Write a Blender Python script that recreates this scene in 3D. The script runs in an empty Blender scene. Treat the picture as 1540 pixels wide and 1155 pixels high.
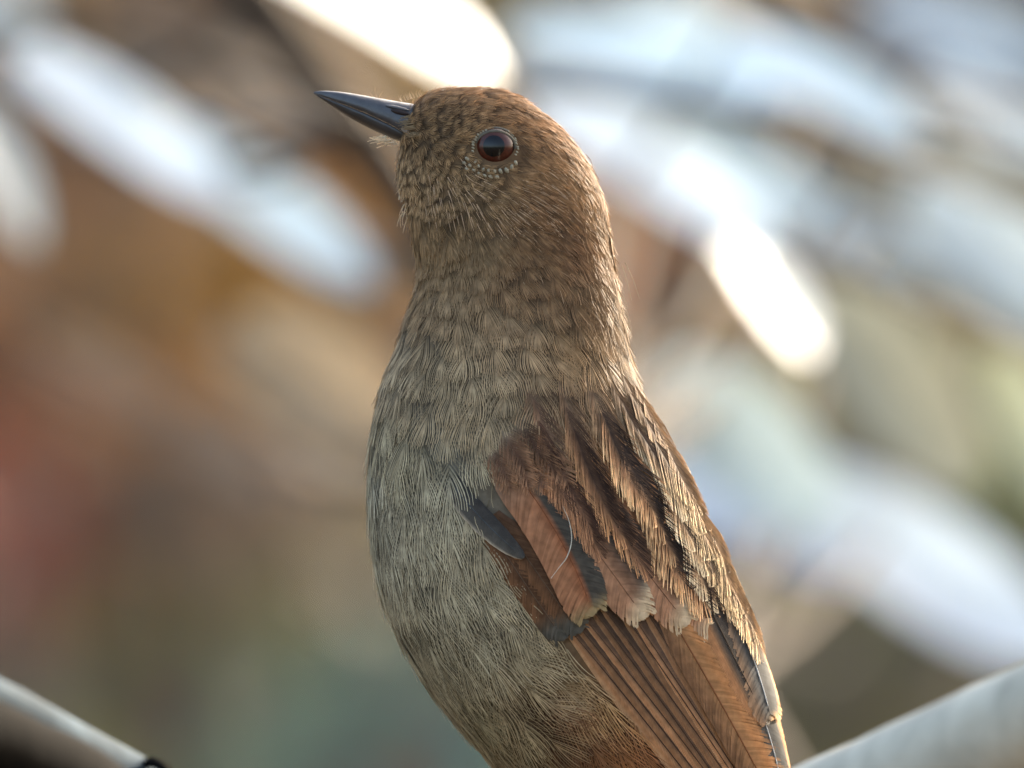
import bpy, math, random
import numpy as np
from mathutils import Vector, Matrix

random.seed(7)
rng = np.random.default_rng(11)
scene = bpy.context.scene
col = scene.collection

# ------------------------------------------------------------------ camera, sky, sun, exposure
FOCUS = 3.0                      # metres from lens to the bird
U = 0.134 / 1540.0               # metres on the bird per photo pixel
ZC = 1.0                         # lens height
cam_d = bpy.data.cameras.new('camera')
cam = bpy.data.objects.new('camera', cam_d)
col.objects.link(cam)
cam.location = (0, -FOCUS, ZC)
cam.rotation_euler = (math.radians(90), 0, 0)
cam_d.sensor_width = 36.0
cam_d.lens = 36.0 * FOCUS / 0.134
cam_d.clip_start = 0.05
cam_d.clip_end = 400.0
cam_d.dof.use_dof = True
cam_d.dof.focus_distance = FOCUS - 0.012
cam_d.dof.aperture_fstop = cam_d.lens / 30.0      # a 30 mm entrance pupil
scene.camera = cam

SUN_DIR = Vector((0.57, 0.73, 0.38)).normalized()
world = bpy.data.worlds.new('World')
scene.world = world
world.use_nodes = True
wn = world.node_tree
sky = wn.nodes.new('ShaderNodeTexSky')
sky.sky_type = 'NISHITA'
sky.sun_disc = False
sky.sun_elevation = math.asin(SUN_DIR.z)
sky.sun_rotation = math.atan2(SUN_DIR.x, SUN_DIR.y)
sky.air_density = 1.0
sky.dust_density = 6.0
sky.ozone_density = 1.0
bg = wn.nodes['Background']
bg.inputs['Strength'].default_value = 0.15
wn.links.new(sky.outputs['Color'], bg.inputs['Color'])

sun_d = bpy.data.lights.new('sun', 'SUN')
sun_d.energy = 2.0
sun_d.angle = math.radians(0.5)
sun_d.color = (1.0, 0.95, 0.86)
sun = bpy.data.objects.new('sun', sun_d)
col.objects.link(sun)
sun.rotation_euler = SUN_DIR.to_track_quat('Z', 'Y').to_euler()
sun.location = (3, 2, 6)

scene.view_settings.view_transform = 'Standard'
scene.view_settings.look = 'None'
scene.view_settings.gamma = 1.0
scene.view_settings.use_curve_mapping = False
scene.view_settings.exposure = 2.45
scene.view_settings.use_white_balance = True          # the camera's white balance, set for open shade
scene.view_settings.white_balance_temperature = 6900
scene.view_settings.white_balance_tint = 10

# ------------------------------------------------------------------ helpers
def lin(c):
    c = np.asarray(c, float) / 255.0
    return np.where(c <= 0.04045, c / 12.92, ((c + 0.055) / 1.055) ** 2.4)

def at(px, py, D):
    """World point on the line of sight of photo pixel (px, py), D metres from the lens."""
    s = U * D / FOCUS
    return np.array([(px - 770.0) * s, D - FOCUS, ZC + (577.5 - py) * s])

def tag(o, label=None, cat=None, group=None, kind=None):
    if label: o['label'] = label
    if cat: o['category'] = cat
    if group: o['group'] = group
    if kind: o['kind'] = kind
    return o

def empty(name, loc, parent=None):
    o = bpy.data.objects.new(name, None)
    o.empty_display_size = 0.01
    col.objects.link(o)
    o.location = loc
    if parent: o.parent = parent
    return o

def mesh_obj(name, verts, faces, mat, parent=None, colors=None, uvs=None, smooth=True):
    """verts (n,3); faces an (m,4) or (m,3) array or a list; colors (n,3) linear; uvs (n,2) per vertex."""
    me = bpy.data.meshes.new(name)
    verts = np.asarray(verts, np.float32)
    if isinstance(faces, np.ndarray):
        m, k = faces.shape
        me.vertices.add(len(verts)); me.vertices.foreach_set('co', verts.ravel())
        me.loops.add(m * k); me.loops.foreach_set('vertex_index', faces.astype(np.int32).ravel())
        me.polygons.add(m)
        me.polygons.foreach_set('loop_start', np.arange(0, m * k, k, dtype=np.int32))
        me.polygons.foreach_set('loop_total', np.full(m, k, np.int32))
        me.update(calc_edges=True)
    else:
        me.from_pydata([tuple(map(float, v)) for v in verts], [], [tuple(map(int, f)) for f in faces])
    if colors is not None:
        a = me.attributes.new('Col', 'FLOAT_COLOR', 'POINT')
        c4 = np.ones((len(verts), 4), np.float32); c4[:, :3] = colors
        a.data.foreach_set('color', c4.ravel())
    if uvs is not None:
        li = np.empty(len(me.loops), np.int32); me.loops.foreach_get('vertex_index', li)
        uvl = me.uv_layers.new(name='UVMap')
        uvl.data.foreach_set('uv', np.asarray(uvs, np.float32)[li].ravel())
    me.polygons.foreach_set('use_smooth', np.full(len(me.polygons), smooth, bool))
    me.validate()
    if mat: me.materials.append(mat)
    o = bpy.data.objects.new(name, me)
    col.objects.link(o)
    if parent: o.parent = parent
    return o

def vnoise(p, seed=0):
    """Value noise in [0,1] of points (n,2) or (n,3)."""
    p = np.asarray(p, float)
    i = np.floor(p).astype(np.int64); f = p - i
    f = f * f * (3 - 2 * f)
    dim = p.shape[-1]; out = 0.0
    for corner in range(2 ** dim):
        w = 1.0; h = np.int64(seed * 7919 + 17)
        for d in range(dim):
            b = (corner >> d) & 1
            w = w * (f[..., d] if b else 1 - f[..., d])
            h = (h * 1664525 + (i[..., d] + b) * 22695477 + 1013904223) & 0xffffffff
            h = (h ^ (h >> 15)) * 2246822519 & 0xffffffff
            h = h ^ (h >> 13)
        out = out + w * ((h & 0xffff) / 65535.0)
    return out

def grid_faces(nu, nv, closed_u=False):
    i = np.arange(nv - 1)[:, None]; j = np.arange(nu if closed_u else nu - 1)[None, :]
    a = i * nu + j; b = i * nu + (j + 1) % nu
    return np.stack([a, b, b + nu, a + nu], -1).reshape(-1, 4)

# ------------------------------------------------------------------ materials
def new_mat(name):
    m = bpy.data.materials.new(name); m.use_nodes = True
    nt = m.node_tree
    for n in list(nt.nodes): nt.nodes.remove(n)
    out = nt.nodes.new('ShaderNodeOutputMaterial')
    return m, nt, out

def feather_mat(name, trans=0.22, rough=0.6, spec=0.25, barb=0.0, nscale=900.0, namp=0.25):
    m, nt, out = new_mat(name)
    N = nt.nodes.new; L = nt.links.new
    a = N('ShaderNodeAttribute'); a.attribute_name = 'Col'
    tc = N('ShaderNodeTexCoord')
    no = N('ShaderNodeTexNoise'); no.inputs['Scale'].default_value = nscale; no.inputs['Detail'].default_value = 3
    L(tc.outputs['Object'], no.inputs['Vector'])
    mr = N('ShaderNodeMapRange'); mr.inputs['To Min'].default_value = 1 - namp; mr.inputs['To Max'].default_value = 1 + namp
    mr.inputs['From Min'].default_value = 0.25; mr.inputs['From Max'].default_value = 0.75
    L(no.outputs['Fac'], mr.inputs['Value'])
    mx = N('ShaderNodeVectorMath'); mx.operation = 'SCALE'
    L(a.outputs['Color'], mx.inputs[0]); L(mr.outputs['Result'], mx.inputs['Scale'])
    cur = mx.outputs['Vector']
    p = N('ShaderNodeBsdfPrincipled')
    p.inputs['Roughness'].default_value = rough
    p.inputs['Specular IOR Level'].default_value = spec
    if barb > 0:
        uv = N('ShaderNodeUVMap'); uv.uv_map = 'UVMap'
        sep = N('ShaderNodeSeparateXYZ'); L(uv.outputs['UV'], sep.inputs[0])
        w = N('ShaderNodeMath'); w.operation = 'SINE'
        ml = N('ShaderNodeMath'); ml.operation = 'MULTIPLY'; ml.inputs[1].default_value = 6.2832
        n2 = N('ShaderNodeTexNoise'); n2.inputs['Scale'].default_value = 6.0; L(uv.outputs['UV'], n2.inputs['Vector'])
        ad = N('ShaderNodeMath'); ad.operation = 'ADD'
        L(sep.outputs['Y'], ad.inputs[0])
        L(n2.outputs['Fac'], ad.inputs[1])
        L(ad.outputs[0], ml.inputs[0]); L(ml.outputs[0], w.inputs[0])
        m2 = N('ShaderNodeMapRange'); m2.inputs['From Min'].default_value = -1; m2.inputs['To Min'].default_value = 1 - barb; m2.inputs['To Max'].default_value = 1 + barb * 0.6
        L(w.outputs[0], m2.inputs['Value'])
        s2 = N('ShaderNodeVectorMath'); s2.operation = 'SCALE'
        L(cur, s2.inputs[0]); L(m2.outputs['Result'], s2.inputs['Scale'])
        cur = s2.outputs['Vector']
        bp = N('ShaderNodeBump'); bp.inputs['Strength'].default_value = 0.35; bp.inputs['Distance'].default_value = 0.00012
        L(w.outputs[0], bp.inputs['Height']); L(bp.outputs['Normal'], p.inputs['Normal'])
    L(cur, p.inputs['Base Color'])
    t = N('ShaderNodeBsdfTranslucent'); L(cur, t.inputs['Color'])
    ms = N('ShaderNodeMixShader'); ms.inputs['Fac'].default_value = trans
    L(p.outputs[0], ms.inputs[1]); L(t.outputs[0], ms.inputs[2]); L(ms.outputs[0], out.inputs['Surface'])
    return m

def simple_mat(name, rgb, rough=0.5, spec=0.5, coat=0.0, coat_rough=0.05, nscale=300.0, namp=0.25, bump=0.0, bump_scale=None, ior=1.5, stretch=(1, 1, 1)):
    m, nt, out = new_mat(name)
    N = nt.nodes.new; L = nt.links.new
    tc = N('ShaderNodeTexCoord'); mp = N('ShaderNodeMapping'); mp.inputs['Scale'].default_value = stretch
    L(tc.outputs['Object'], mp.inputs['Vector'])
    no = N('ShaderNodeTexNoise'); no.inputs['Scale'].default_value = nscale; no.inputs['Detail'].default_value = 5
    L(mp.outputs[0], no.inputs['Vector'])
    mr = N('ShaderNodeMapRange'); mr.inputs['From Min'].default_value = 0.25; mr.inputs['From Max'].default_value = 0.75
    mr.inputs['To Min'].default_value = 1 - namp; mr.inputs['To Max'].default_value = 1 + namp
    L(no.outputs['Fac'], mr.inputs['Value'])
    rg = N('ShaderNodeRGB'); c = lin(rgb); rg.outputs[0].default_value = (*c, 1)
    sc = N('ShaderNodeVectorMath'); sc.operation = 'SCALE'
    L(rg.outputs[0], sc.inputs[0]); L(mr.outputs['Result'], sc.inputs['Scale'])
    p = N('ShaderNodeBsdfPrincipled')
    L(sc.outputs['Vector'], p.inputs['Base Color'])
    p.inputs['Roughness'].default_value = rough; p.inputs['Specular IOR Level'].default_value = spec
    p.inputs['IOR'].default_value = ior
    p.inputs['Coat Weight'].default_value = coat; p.inputs['Coat Roughness'].default_value = coat_rough
    if bump:
        b = N('ShaderNodeBump'); b.inputs['Strength'].default_value = bump; b.inputs['Distance'].default_value = 0.0004
        n3 = N('ShaderNodeTexNoise'); n3.inputs['Scale'].default_value = bump_scale or nscale; n3.inputs['Detail'].default_value = 6
        L(mp.outputs[0], n3.inputs['Vector']); L(n3.outputs['Fac'], b.inputs['Height']); L(b.outputs['Normal'], p.inputs['Normal'])
    L(p.outputs[0], out.inputs['Surface'])
    return m

def leaf_mat(name, rgb, trans=0.25, rough=0.35, spec=0.5, namp=0.3, nscale=40.0):
    m, nt, out = new_mat(name)
    N = nt.nodes.new; L = nt.links.new
    tc = N('ShaderNodeTexCoord')
    no = N('ShaderNodeTexNoise'); no.inputs['Scale'].default_value = nscale; no.inputs['Detail'].default_value = 4
    L(tc.outputs['Object'], no.inputs['Vector'])
    mr = N('ShaderNodeMapRange'); mr.inputs['From Min'].default_value = 0.3; mr.inputs['From Max'].default_value = 0.7
    mr.inputs['To Min'].default_value = 1 - namp; mr.inputs['To Max'].default_value = 1 + namp * 0.5
    L(no.outputs['Fac'], mr.inputs['Value'])
    sc = N('ShaderNodeVectorMath'); sc.operation = 'SCALE'
    if rgb is None:
        a = N('ShaderNodeAttribute'); a.attribute_name = 'Col'; L(a.outputs['Color'], sc.inputs[0])
    else:
        rg = N('ShaderNodeRGB'); rg.outputs[0].default_value = (*(lin(rgb) * np.array([0.78, 0.84, 0.92])), 1); L(rg.outputs[0], sc.inputs[0])
    L(mr.outputs['Result'], sc.inputs['Scale'])
    p = N('ShaderNodeBsdfPrincipled'); L(sc.outputs['Vector'], p.inputs['Base Color'])
    p.inputs['Roughness'].default_value = rough; p.inputs['Specular IOR Level'].default_value = spec
    t = N('ShaderNodeBsdfTranslucent'); L(sc.outputs['Vector'], t.inputs['Color'])
    ms = N('ShaderNodeMixShader'); ms.inputs['Fac'].default_value = trans
    L(p.outputs[0], ms.inputs[1]); L(t.outputs[0], ms.inputs[2]); L(ms.outputs[0], out.inputs['Surface'])
    return m

M_plume = feather_mat('plumage', 0.20, 0.65, 0.2)
M_barbed = feather_mat('barbed_feather', 0.20, 0.7, 0.08)
M_vane = feather_mat('vane', 0.12, 0.65, 0.14, barb=0.2)
M_skin = feather_mat('down', 0.0, 0.9, 0.1)
M_bill = simple_mat('bill_horn', (44, 44, 47), 0.5, 0.5, 0.4, 0.24, 600, 0.5, 0.6, 800)
M_bill_low = simple_mat('bill_horn_dark', (38, 37, 38), 0.45, 0.4, 0.35, 0.2, 500, 0.35, 0.4, 900)
M_gape = simple_mat('gape_skin', (130, 118, 104), 0.6, 0.3, 0, 0, 800, 0.2)
M_nostril = simple_mat('nostril_skin', (34, 20, 17), 0.6, 0.3, 0, 0, 900, 0.2)
M_pupil = simple_mat('pupil', (4, 5, 7), 0.15, 0.1, 0.4, 0.16, 500, 0.1)
M_iris = simple_mat('iris', (60, 25, 15), 0.3, 0.1, 0.4, 0.16, 2500, 0.35)
M_lid = simple_mat('eyelid_skin', (84, 77, 64), 0.6, 0.3, 0, 0, 1500, 0.3)
M_bead = simple_mat('eyelid_feather', (142, 132, 110), 0.85, 0.2, 0, 0, 2500, 0.25)
M_leg = simple_mat('leg_scale', (120, 84, 62), 0.5, 0.4, 0, 0, 600, 0.25, 0.3)
M_bark_pale = simple_mat('bleached_bark', (182, 178, 162), 0.85, 0.1, 0, 0, 140, 0.28, 0.9, 300, stretch=(0.35, 1, 1))
M_bark_grey = simple_mat('weathered_bark', (58, 72, 82), 0.85, 0.05, 0, 0, 70, 0.45, 0.6, 260)
M_bud_shade = simple_mat('bud_and_shade', (13, 12, 11), 0.95, 0.03, 0, 0, 60, 0.4, 0.6, 200)  # dark bark of the bud; also paints the shade under the left arm
M_bark_brown = simple_mat('shrub_bark', (62, 52, 42), 0.8, 0.2, 0, 0, 40, 0.4, 0.5, 120)

# ------------------------------------------------------------------ setting: ground and a bank behind
def soil_mat():
    m, nt, out = new_mat('leaf_litter_soil')
    N = nt.nodes.new; L = nt.links.new
    tc = N('ShaderNodeTexCoord')
    v = N('ShaderNodeTexVoronoi'); v.inputs['Scale'].default_value = 18.0; L(tc.outputs['Object'], v.inputs['Vector'])
    no = N('ShaderNodeTexNoise'); no.inputs['Scale'].default_value = 3.0; no.inputs['Detail'].default_value = 8; L(tc.outputs['Object'], no.inputs['Vector'])
    mx = N('ShaderNodeMixRGB'); mx.inputs['Fac'].default_value = 0.5
    L(v.outputs['Color'], mx.inputs[1]); L(no.outputs['Fac'], mx.inputs[2])
    r = N('ShaderNodeValToRGB'); L(mx.outputs[0], r.inputs['Fac'])
    e = r.color_ramp.elements
    e[0].position = 0.25; e[0].color = (*lin((38, 30, 20)), 1)
    e[1].position = 0.75; e[1].color = (*lin((82, 66, 42)), 1)
    p = N('ShaderNodeBsdfPrincipled'); p.inputs['Roughness'].default_value = 0.9
    L(r.outputs[0], p.inputs['Base Color']); L(p.outputs[0], out.inputs['Surface'])
    return m
M_soil = soil_mat()
gx, gy = np.meshgrid(np.linspace(-60, 60, 61), np.linspace(-60, 60, 61))
gv = np.stack([gx, gy, 0.06 * (vnoise(np.stack([gx, gy], -1) * 0.4 + 100, 3) - 0.5)], -1).reshape(-1, 3)
tag(mesh_obj('ground', gv, grid_faces(61, 61), M_soil), kind='structure')
# a low bank of earth behind the shrubs
bx, bt = np.meshgrid(np.linspace(-14, 14, 57), np.linspace(0, 1, 15))
bz = 2.6 * bt ** 1.2 + 0.35 * (vnoise(np.stack([bx, bt * 6], -1) + 50, 5) - 0.5) - 0.1
bv = np.stack([bx, 8.6 + 3.2 * bt + 0 * bx, bz], -1).reshape(-1, 3)
tag(mesh_obj('earth_bank', bv, grid_faces(57, 15), M_soil), kind='structure')

# ------------------------------------------------------------------ background shrub of dead and dull leaves
BGC = np.array([  # photo pixel and foliage colour there, its light and shade mixed in
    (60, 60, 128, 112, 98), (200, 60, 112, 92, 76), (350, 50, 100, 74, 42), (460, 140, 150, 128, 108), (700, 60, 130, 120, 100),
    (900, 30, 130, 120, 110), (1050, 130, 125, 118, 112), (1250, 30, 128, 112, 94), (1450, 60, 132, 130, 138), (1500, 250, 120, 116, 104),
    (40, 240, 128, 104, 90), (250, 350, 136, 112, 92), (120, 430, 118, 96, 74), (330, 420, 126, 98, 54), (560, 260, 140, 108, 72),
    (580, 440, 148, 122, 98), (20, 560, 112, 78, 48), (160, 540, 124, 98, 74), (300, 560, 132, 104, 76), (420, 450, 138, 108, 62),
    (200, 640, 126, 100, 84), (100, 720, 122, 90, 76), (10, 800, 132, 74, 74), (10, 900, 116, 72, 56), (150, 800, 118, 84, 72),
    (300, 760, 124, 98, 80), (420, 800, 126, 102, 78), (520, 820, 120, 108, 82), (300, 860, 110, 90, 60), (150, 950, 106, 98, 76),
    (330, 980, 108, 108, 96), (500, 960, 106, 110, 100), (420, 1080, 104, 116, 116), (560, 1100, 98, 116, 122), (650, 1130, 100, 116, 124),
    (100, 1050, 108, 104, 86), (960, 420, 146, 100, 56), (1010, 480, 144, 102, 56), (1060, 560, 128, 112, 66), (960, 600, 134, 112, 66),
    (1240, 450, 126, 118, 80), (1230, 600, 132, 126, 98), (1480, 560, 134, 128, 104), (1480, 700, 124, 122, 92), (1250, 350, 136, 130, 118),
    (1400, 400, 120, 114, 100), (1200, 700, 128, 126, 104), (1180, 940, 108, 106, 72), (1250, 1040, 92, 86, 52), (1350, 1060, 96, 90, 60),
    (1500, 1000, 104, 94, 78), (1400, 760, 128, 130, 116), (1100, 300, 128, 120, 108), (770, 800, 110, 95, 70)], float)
BGM = np.array([[1.17,1.18,1.57],[0.36,0.3,0.34],[0.24,0.15,0.15],[1.12,1.1,1.49],[0.9,0.94,1.14],[1.05,1.13,1.57],[0.91,0.96,1.38],[0.63,0.55,0.52],[0.85,1.1,2.1],[0.65,0.68,0.74],[1.55,1.39,1.8],[1.03,1.08,1.77],[0.83,0.82,0.77],[0.7,0.65,0.24],[0.84,0.61,0.3],[1.3,1.24,1.52],[0.41,0.23,0.15],[1.17,1.02,0.8],[0.88,0.86,0.9],[0.94,0.89,0.4],[1.34,1.17,1.46],[1.14,0.83,0.9],[0.84,0.15,0.29],[0.41,0.15,0.15],[1.94,0.9,1.17],[1.01,0.65,0.65],[0.59,0.38,0.3],[0.36,0.38,0.3],[0.67,0.48,0.18],[0.56,0.83,0.78],[0.76,1.17,1.17],[0.33,0.44,0.4],[0.53,0.83,1.17],[0.3,0.8,1.17],[0.22,0.66,1.14],[0.41,0.68,0.74],[1.23,0.8,0.36],[2.08,1.2,0.41],[0.79,0.74,0.21],[0.34,0.26,0.15],[0.69,0.72,0.28],[0.85,0.93,1.03],[0.55,0.56,0.69],[0.62,0.74,0.63],[0.96,1.07,1.64],[0.73,0.73,1.06],[0.53,0.79,1.13],[0.3,0.51,0.19],[0.21,0.26,0.15],[0.2,0.27,0.15],[0.34,0.34,0.42],[0.8,1.51,2.34],[0.6,0.79,1.11],[0.49,0.48,0.32]])  # offsets uneven light through the leaf colour, place by place
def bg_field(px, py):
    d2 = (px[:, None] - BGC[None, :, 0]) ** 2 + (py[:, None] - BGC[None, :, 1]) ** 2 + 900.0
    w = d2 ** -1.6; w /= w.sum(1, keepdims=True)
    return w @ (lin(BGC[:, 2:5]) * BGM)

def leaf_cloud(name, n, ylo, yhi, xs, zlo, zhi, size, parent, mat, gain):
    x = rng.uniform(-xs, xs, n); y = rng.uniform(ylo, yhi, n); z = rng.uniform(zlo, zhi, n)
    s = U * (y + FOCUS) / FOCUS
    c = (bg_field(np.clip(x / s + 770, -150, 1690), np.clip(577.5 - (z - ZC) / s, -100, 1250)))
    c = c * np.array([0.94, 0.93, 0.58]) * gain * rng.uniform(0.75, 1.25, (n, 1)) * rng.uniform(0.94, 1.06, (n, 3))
    ln = size * rng.uniform(0.7, 1.3, n); wd = ln * rng.uniform(0.35, 0.5, n)
    a = rng.normal(0, 1, (n, 3)); a[:, 2] -= 0.6; a /= np.linalg.norm(a, axis=1, keepdims=True)
    nn = rng.normal(0, 0.5, (n, 3)) + np.array([0.1, -0.8, 0.55]); b = np.cross(nn, a); b /= np.linalg.norm(b, axis=1, keepdims=True)
    nn = np.cross(a, b)
    C = np.stack([x, y, z], 1)
    P = []
    for (t, w, h) in ((-.5, 0, 0), (-.2, .8, .12), (.2, .7, .1), (.5, 0, -.15), (.2, -.7, .1), (-.2, -.8, .12), (0, 0, 0)):
        P.append(C + a * (t * ln)[:, None] + b * (w * .5 * wd)[:, None] + nn * (h * wd)[:, None])
    V = np.stack(P, 1).reshape(-1, 3)
    base = (np.arange(n) * 7)[:, None]
    F = np.concatenate([base + np.array([[0, 1, 6, 5]]), base + np.array([[1, 2, 3, 6]]), base + np.array([[6, 3, 4, 5]])], 0)
    o = mesh_obj(name, V, F, mat, parent, np.repeat(c, 7, 0))
    return o

def tube(pts, radii, n=10, lump=0.0, seed=0):
    pts = np.asarray(pts, float); radii = np.asarray(radii, float)
    tang = np.gradient(pts, axis=0); tang /= np.linalg.norm(tang, axis=1, keepdims=True)
    ref = np.array([0, 1, 0.]) if abs(tang[:, 1]).max() < 0.9 else np.array([1, 0, 0.3])
    s = np.cross(tang, ref); s /= np.linalg.norm(s, axis=1, keepdims=True); t2 = np.cross(tang, s)
    an = np.linspace(0, 2 * np.pi, n, endpoint=False)
    R = radii[:, None] * np.ones((1, n))
    if lump:
        ii, jj = np.meshgrid(np.arange(len(pts)), np.arange(n), indexing='ij')
        R = R * (1 + lump * (vnoise(np.stack([ii * 0.4, np.cos(an)[jj] * 1.5 + 9, np.sin(an)[jj] * 1.5 + 9], -1).reshape(-1, 3), seed).reshape(R.shape) - 0.5))
    V = pts[:, None] + R[..., None] * (np.cos(an)[None, :, None] * s[:, None] + np.sin(an)[None, :, None] * t2[:, None])
    V = V.reshape(-1, 3); k = len(pts)
    F = grid_faces(n, k, True)
    V = np.concatenate([V, pts[:1], pts[-1:]])
    F = [tuple(f) for f in F] + [(i, (i + 1) % n, k * n) for i in range(n)] + [((k - 1) * n + (i + 1) % n, (k - 1) * n + i, k * n + 1) for i in range(n)]
    return V, F

def bez(p, n):
    """Catmull-Rom through points p, n samples."""
    p = np.asarray(p, float); q = np.vstack([2 * p[0] - p[1], p, 2 * p[-1] - p[-2]])
    t = np.linspace(0, len(p) - 1 - 1e-6, n); i = t.astype(int); f = (t - i)[:, None]
    a, b, c, d = q[i], q[i + 1], q[i + 2], q[i + 3]
    return 0.5 * (2 * b + (c - a) * f + (2 * a - 5 * b + 4 * c - d) * f ** 2 + (3 * b - a - 3 * c + d) * f ** 3)

M_litter = leaf_mat('dry_leaf', None, 0.45, 0.55, 0.3, 0.25, 25)
brown_shrub = empty('brown_shrub', (0.4, 5.6, 0))
tag(brown_shrub, 'broad blurred shrub of dull brown and olive leaves filling the far background', 'shrub')
def rel_cloud():
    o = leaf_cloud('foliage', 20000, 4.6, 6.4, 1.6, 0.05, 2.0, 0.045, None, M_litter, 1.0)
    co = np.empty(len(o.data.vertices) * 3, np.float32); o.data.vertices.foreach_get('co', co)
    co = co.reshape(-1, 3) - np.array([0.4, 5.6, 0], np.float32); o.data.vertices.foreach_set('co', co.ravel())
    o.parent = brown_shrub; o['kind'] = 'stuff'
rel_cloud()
for k in range(7):
    x0 = -1.5 + k * 0.45
    pts = bez([(x0, 0.15 * math.sin(k * 2.1), 0), (x0 + 0.08, 0.1, 0.7), (x0 - 0.1 + 0.05 * k, 0.0, 1.3), (x0 + 0.25 * math.cos(k), 0.1, 1.95)], 12)
    mesh_obj('stem', *tube(pts, np.linspace(0.022, 0.006, 12), 8, 0.3, k), M_bark_brown, brown_shrub)

# ------------------------------------------------------------------ pale waxy leaves behind the bird, sky sheen painted as their colour
glossy = empty('glossy_leaf_shrub', (0.35, 0.95, 0))
tag(glossy, 'blurred shrub behind the bird with long pale waxy leaves, their sky sheen painted on', 'shrub')
WB = np.array([0.35, 0.95, 0.0])
N_SUN = np.array([0.72, -0.36, 0.60])
N_SHADE = np.array([-0.30, -0.66, 0.68])
leaf_mats = {}
def sheen_leaf(p0, p1, wpx, D, rgb, sunny=True, bend=0.0, blunt=0.0):
    """A leaf from its stalk at photo pixel p0 to its tip at p1, wpx wide, D metres from the lens."""
    key = rgb
    if key not in leaf_mats:
        leaf_mats[key] = leaf_mat('sheen_leaf', rgb, 0.3, 0.4, 0.5, 0.22, 30)
    s = U * D / FOCUS
    n = N_SHADE + (N_SUN - N_SHADE) * sunny; n = n / np.linalg.norm(n)
    mid = at((p0[0] + p1[0]) / 2, (p0[1] + p1[1]) / 2, D)
    d = np.array([(p1[0] - p0[0]) * s, 0, -(p1[1] - p0[1]) * s]); L = np.linalg.norm(d)
    dy = -(d[0] * n[0] + d[2] * n[2]) / n[1]
    d = d + np.array([0, np.clip(dy, -0.55 * L, 0.55 * L), 0])
    w = np.cross(n, d); w /= np.linalg.norm(w)
    nn = np.cross(d, w); nn /= np.linalg.norm(nn)
    dxz = np.array([d[0], d[2]]) / np.linalg.norm([d[0], d[2]])
    appar = abs(w[0] * -dxz[1] + w[2] * dxz[0])
    hw = 0.5 * wpx * s / max(appar, 0.35)
    nu, nv = 7, 15
    V = []
    for i in range(nv):
        t = i / (nv - 1)
        prof = (math.sin(math.pi * t ** 0.85) ** (0.62 - 0.25 * blunt))
        prof = max(prof, 0.03)
        for j in range(nu):
            u = j / (nu - 1) * 2 - 1
            p = mid + d * (t - 0.5) + w * (u * hw * prof) + nn * (0.22 * hw * abs(u) * prof + bend * L * (t - 0.5) ** 2 + 0.03 * hw * math.sin(9 * t + 2 * u))
            V.append(p - WB)
    o = mesh_obj('leaf', np.array(V), grid_faces(nu, nv), leaf_mats[key], glossy)
    return at(p0[0], p0[1], D + 0.02) - WB, np.array(V)[3]

WHITE = (240, 244, 238); SKY_SHEEN = (206, 222, 224); SKY_SHEEN2 = (188, 204, 206); GREYG = (182, 190, 186); TAN = (146, 128, 106)  # pale tones paint the sky's sheen on the leaves; TAN is leaf colour
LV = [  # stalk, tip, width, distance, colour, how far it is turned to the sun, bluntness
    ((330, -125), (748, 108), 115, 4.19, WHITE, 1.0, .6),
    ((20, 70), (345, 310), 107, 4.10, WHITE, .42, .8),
    ((230, 190), (560, 440), 107, 4.19, SKY_SHEEN, .45, .6),
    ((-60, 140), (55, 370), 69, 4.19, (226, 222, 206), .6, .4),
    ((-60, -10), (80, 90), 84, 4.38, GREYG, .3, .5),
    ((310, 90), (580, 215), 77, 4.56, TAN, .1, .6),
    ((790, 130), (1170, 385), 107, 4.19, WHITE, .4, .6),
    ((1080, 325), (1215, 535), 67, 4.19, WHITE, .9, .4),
    ((850, 140), (1360, 400), 84, 4.38, SKY_SHEEN2, .4, .5),
    ((760, 50), (1260, 140), 100, 4.38, SKY_SHEEN, .2, .5),
    ((1090, 50), (1390, 215), 88, 4.19, SKY_SHEEN, .45, .6),
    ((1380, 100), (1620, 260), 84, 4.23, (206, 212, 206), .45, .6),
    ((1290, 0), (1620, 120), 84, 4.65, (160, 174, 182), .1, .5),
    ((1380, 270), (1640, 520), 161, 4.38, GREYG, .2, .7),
    ((1220, 420), (1460, 740), 177, 4.29, (150, 144, 118), .2, 1.0),  # round leaf standing in for a blurred highlight disc
    ((970, 550), (1240, 800), 177, 4.23, (190, 202, 194), .25, 1.0),  # likewise painted in for a highlight's disc of blur
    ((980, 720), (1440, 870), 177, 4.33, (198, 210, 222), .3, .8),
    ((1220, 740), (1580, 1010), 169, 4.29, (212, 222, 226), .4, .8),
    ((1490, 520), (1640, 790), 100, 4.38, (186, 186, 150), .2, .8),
    ((350, 480), (640, 720), 169, 4.38, (156, 134, 102), .1, 1.0),  # broad round blade in place of a blurred highlight
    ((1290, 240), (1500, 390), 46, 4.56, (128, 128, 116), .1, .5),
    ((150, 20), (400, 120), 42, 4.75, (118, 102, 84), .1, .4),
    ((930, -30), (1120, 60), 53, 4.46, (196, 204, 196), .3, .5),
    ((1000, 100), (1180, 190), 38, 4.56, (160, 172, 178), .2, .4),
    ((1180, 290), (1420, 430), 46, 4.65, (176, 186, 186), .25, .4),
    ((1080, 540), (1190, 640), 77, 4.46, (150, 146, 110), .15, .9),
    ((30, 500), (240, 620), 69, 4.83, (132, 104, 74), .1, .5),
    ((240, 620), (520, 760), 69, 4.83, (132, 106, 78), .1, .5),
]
anchors = []
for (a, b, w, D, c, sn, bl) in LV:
    anchors.append(sheen_leaf(a, b, w, D, c, sn, random.uniform(-.12, .12), bl)[0])
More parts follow.
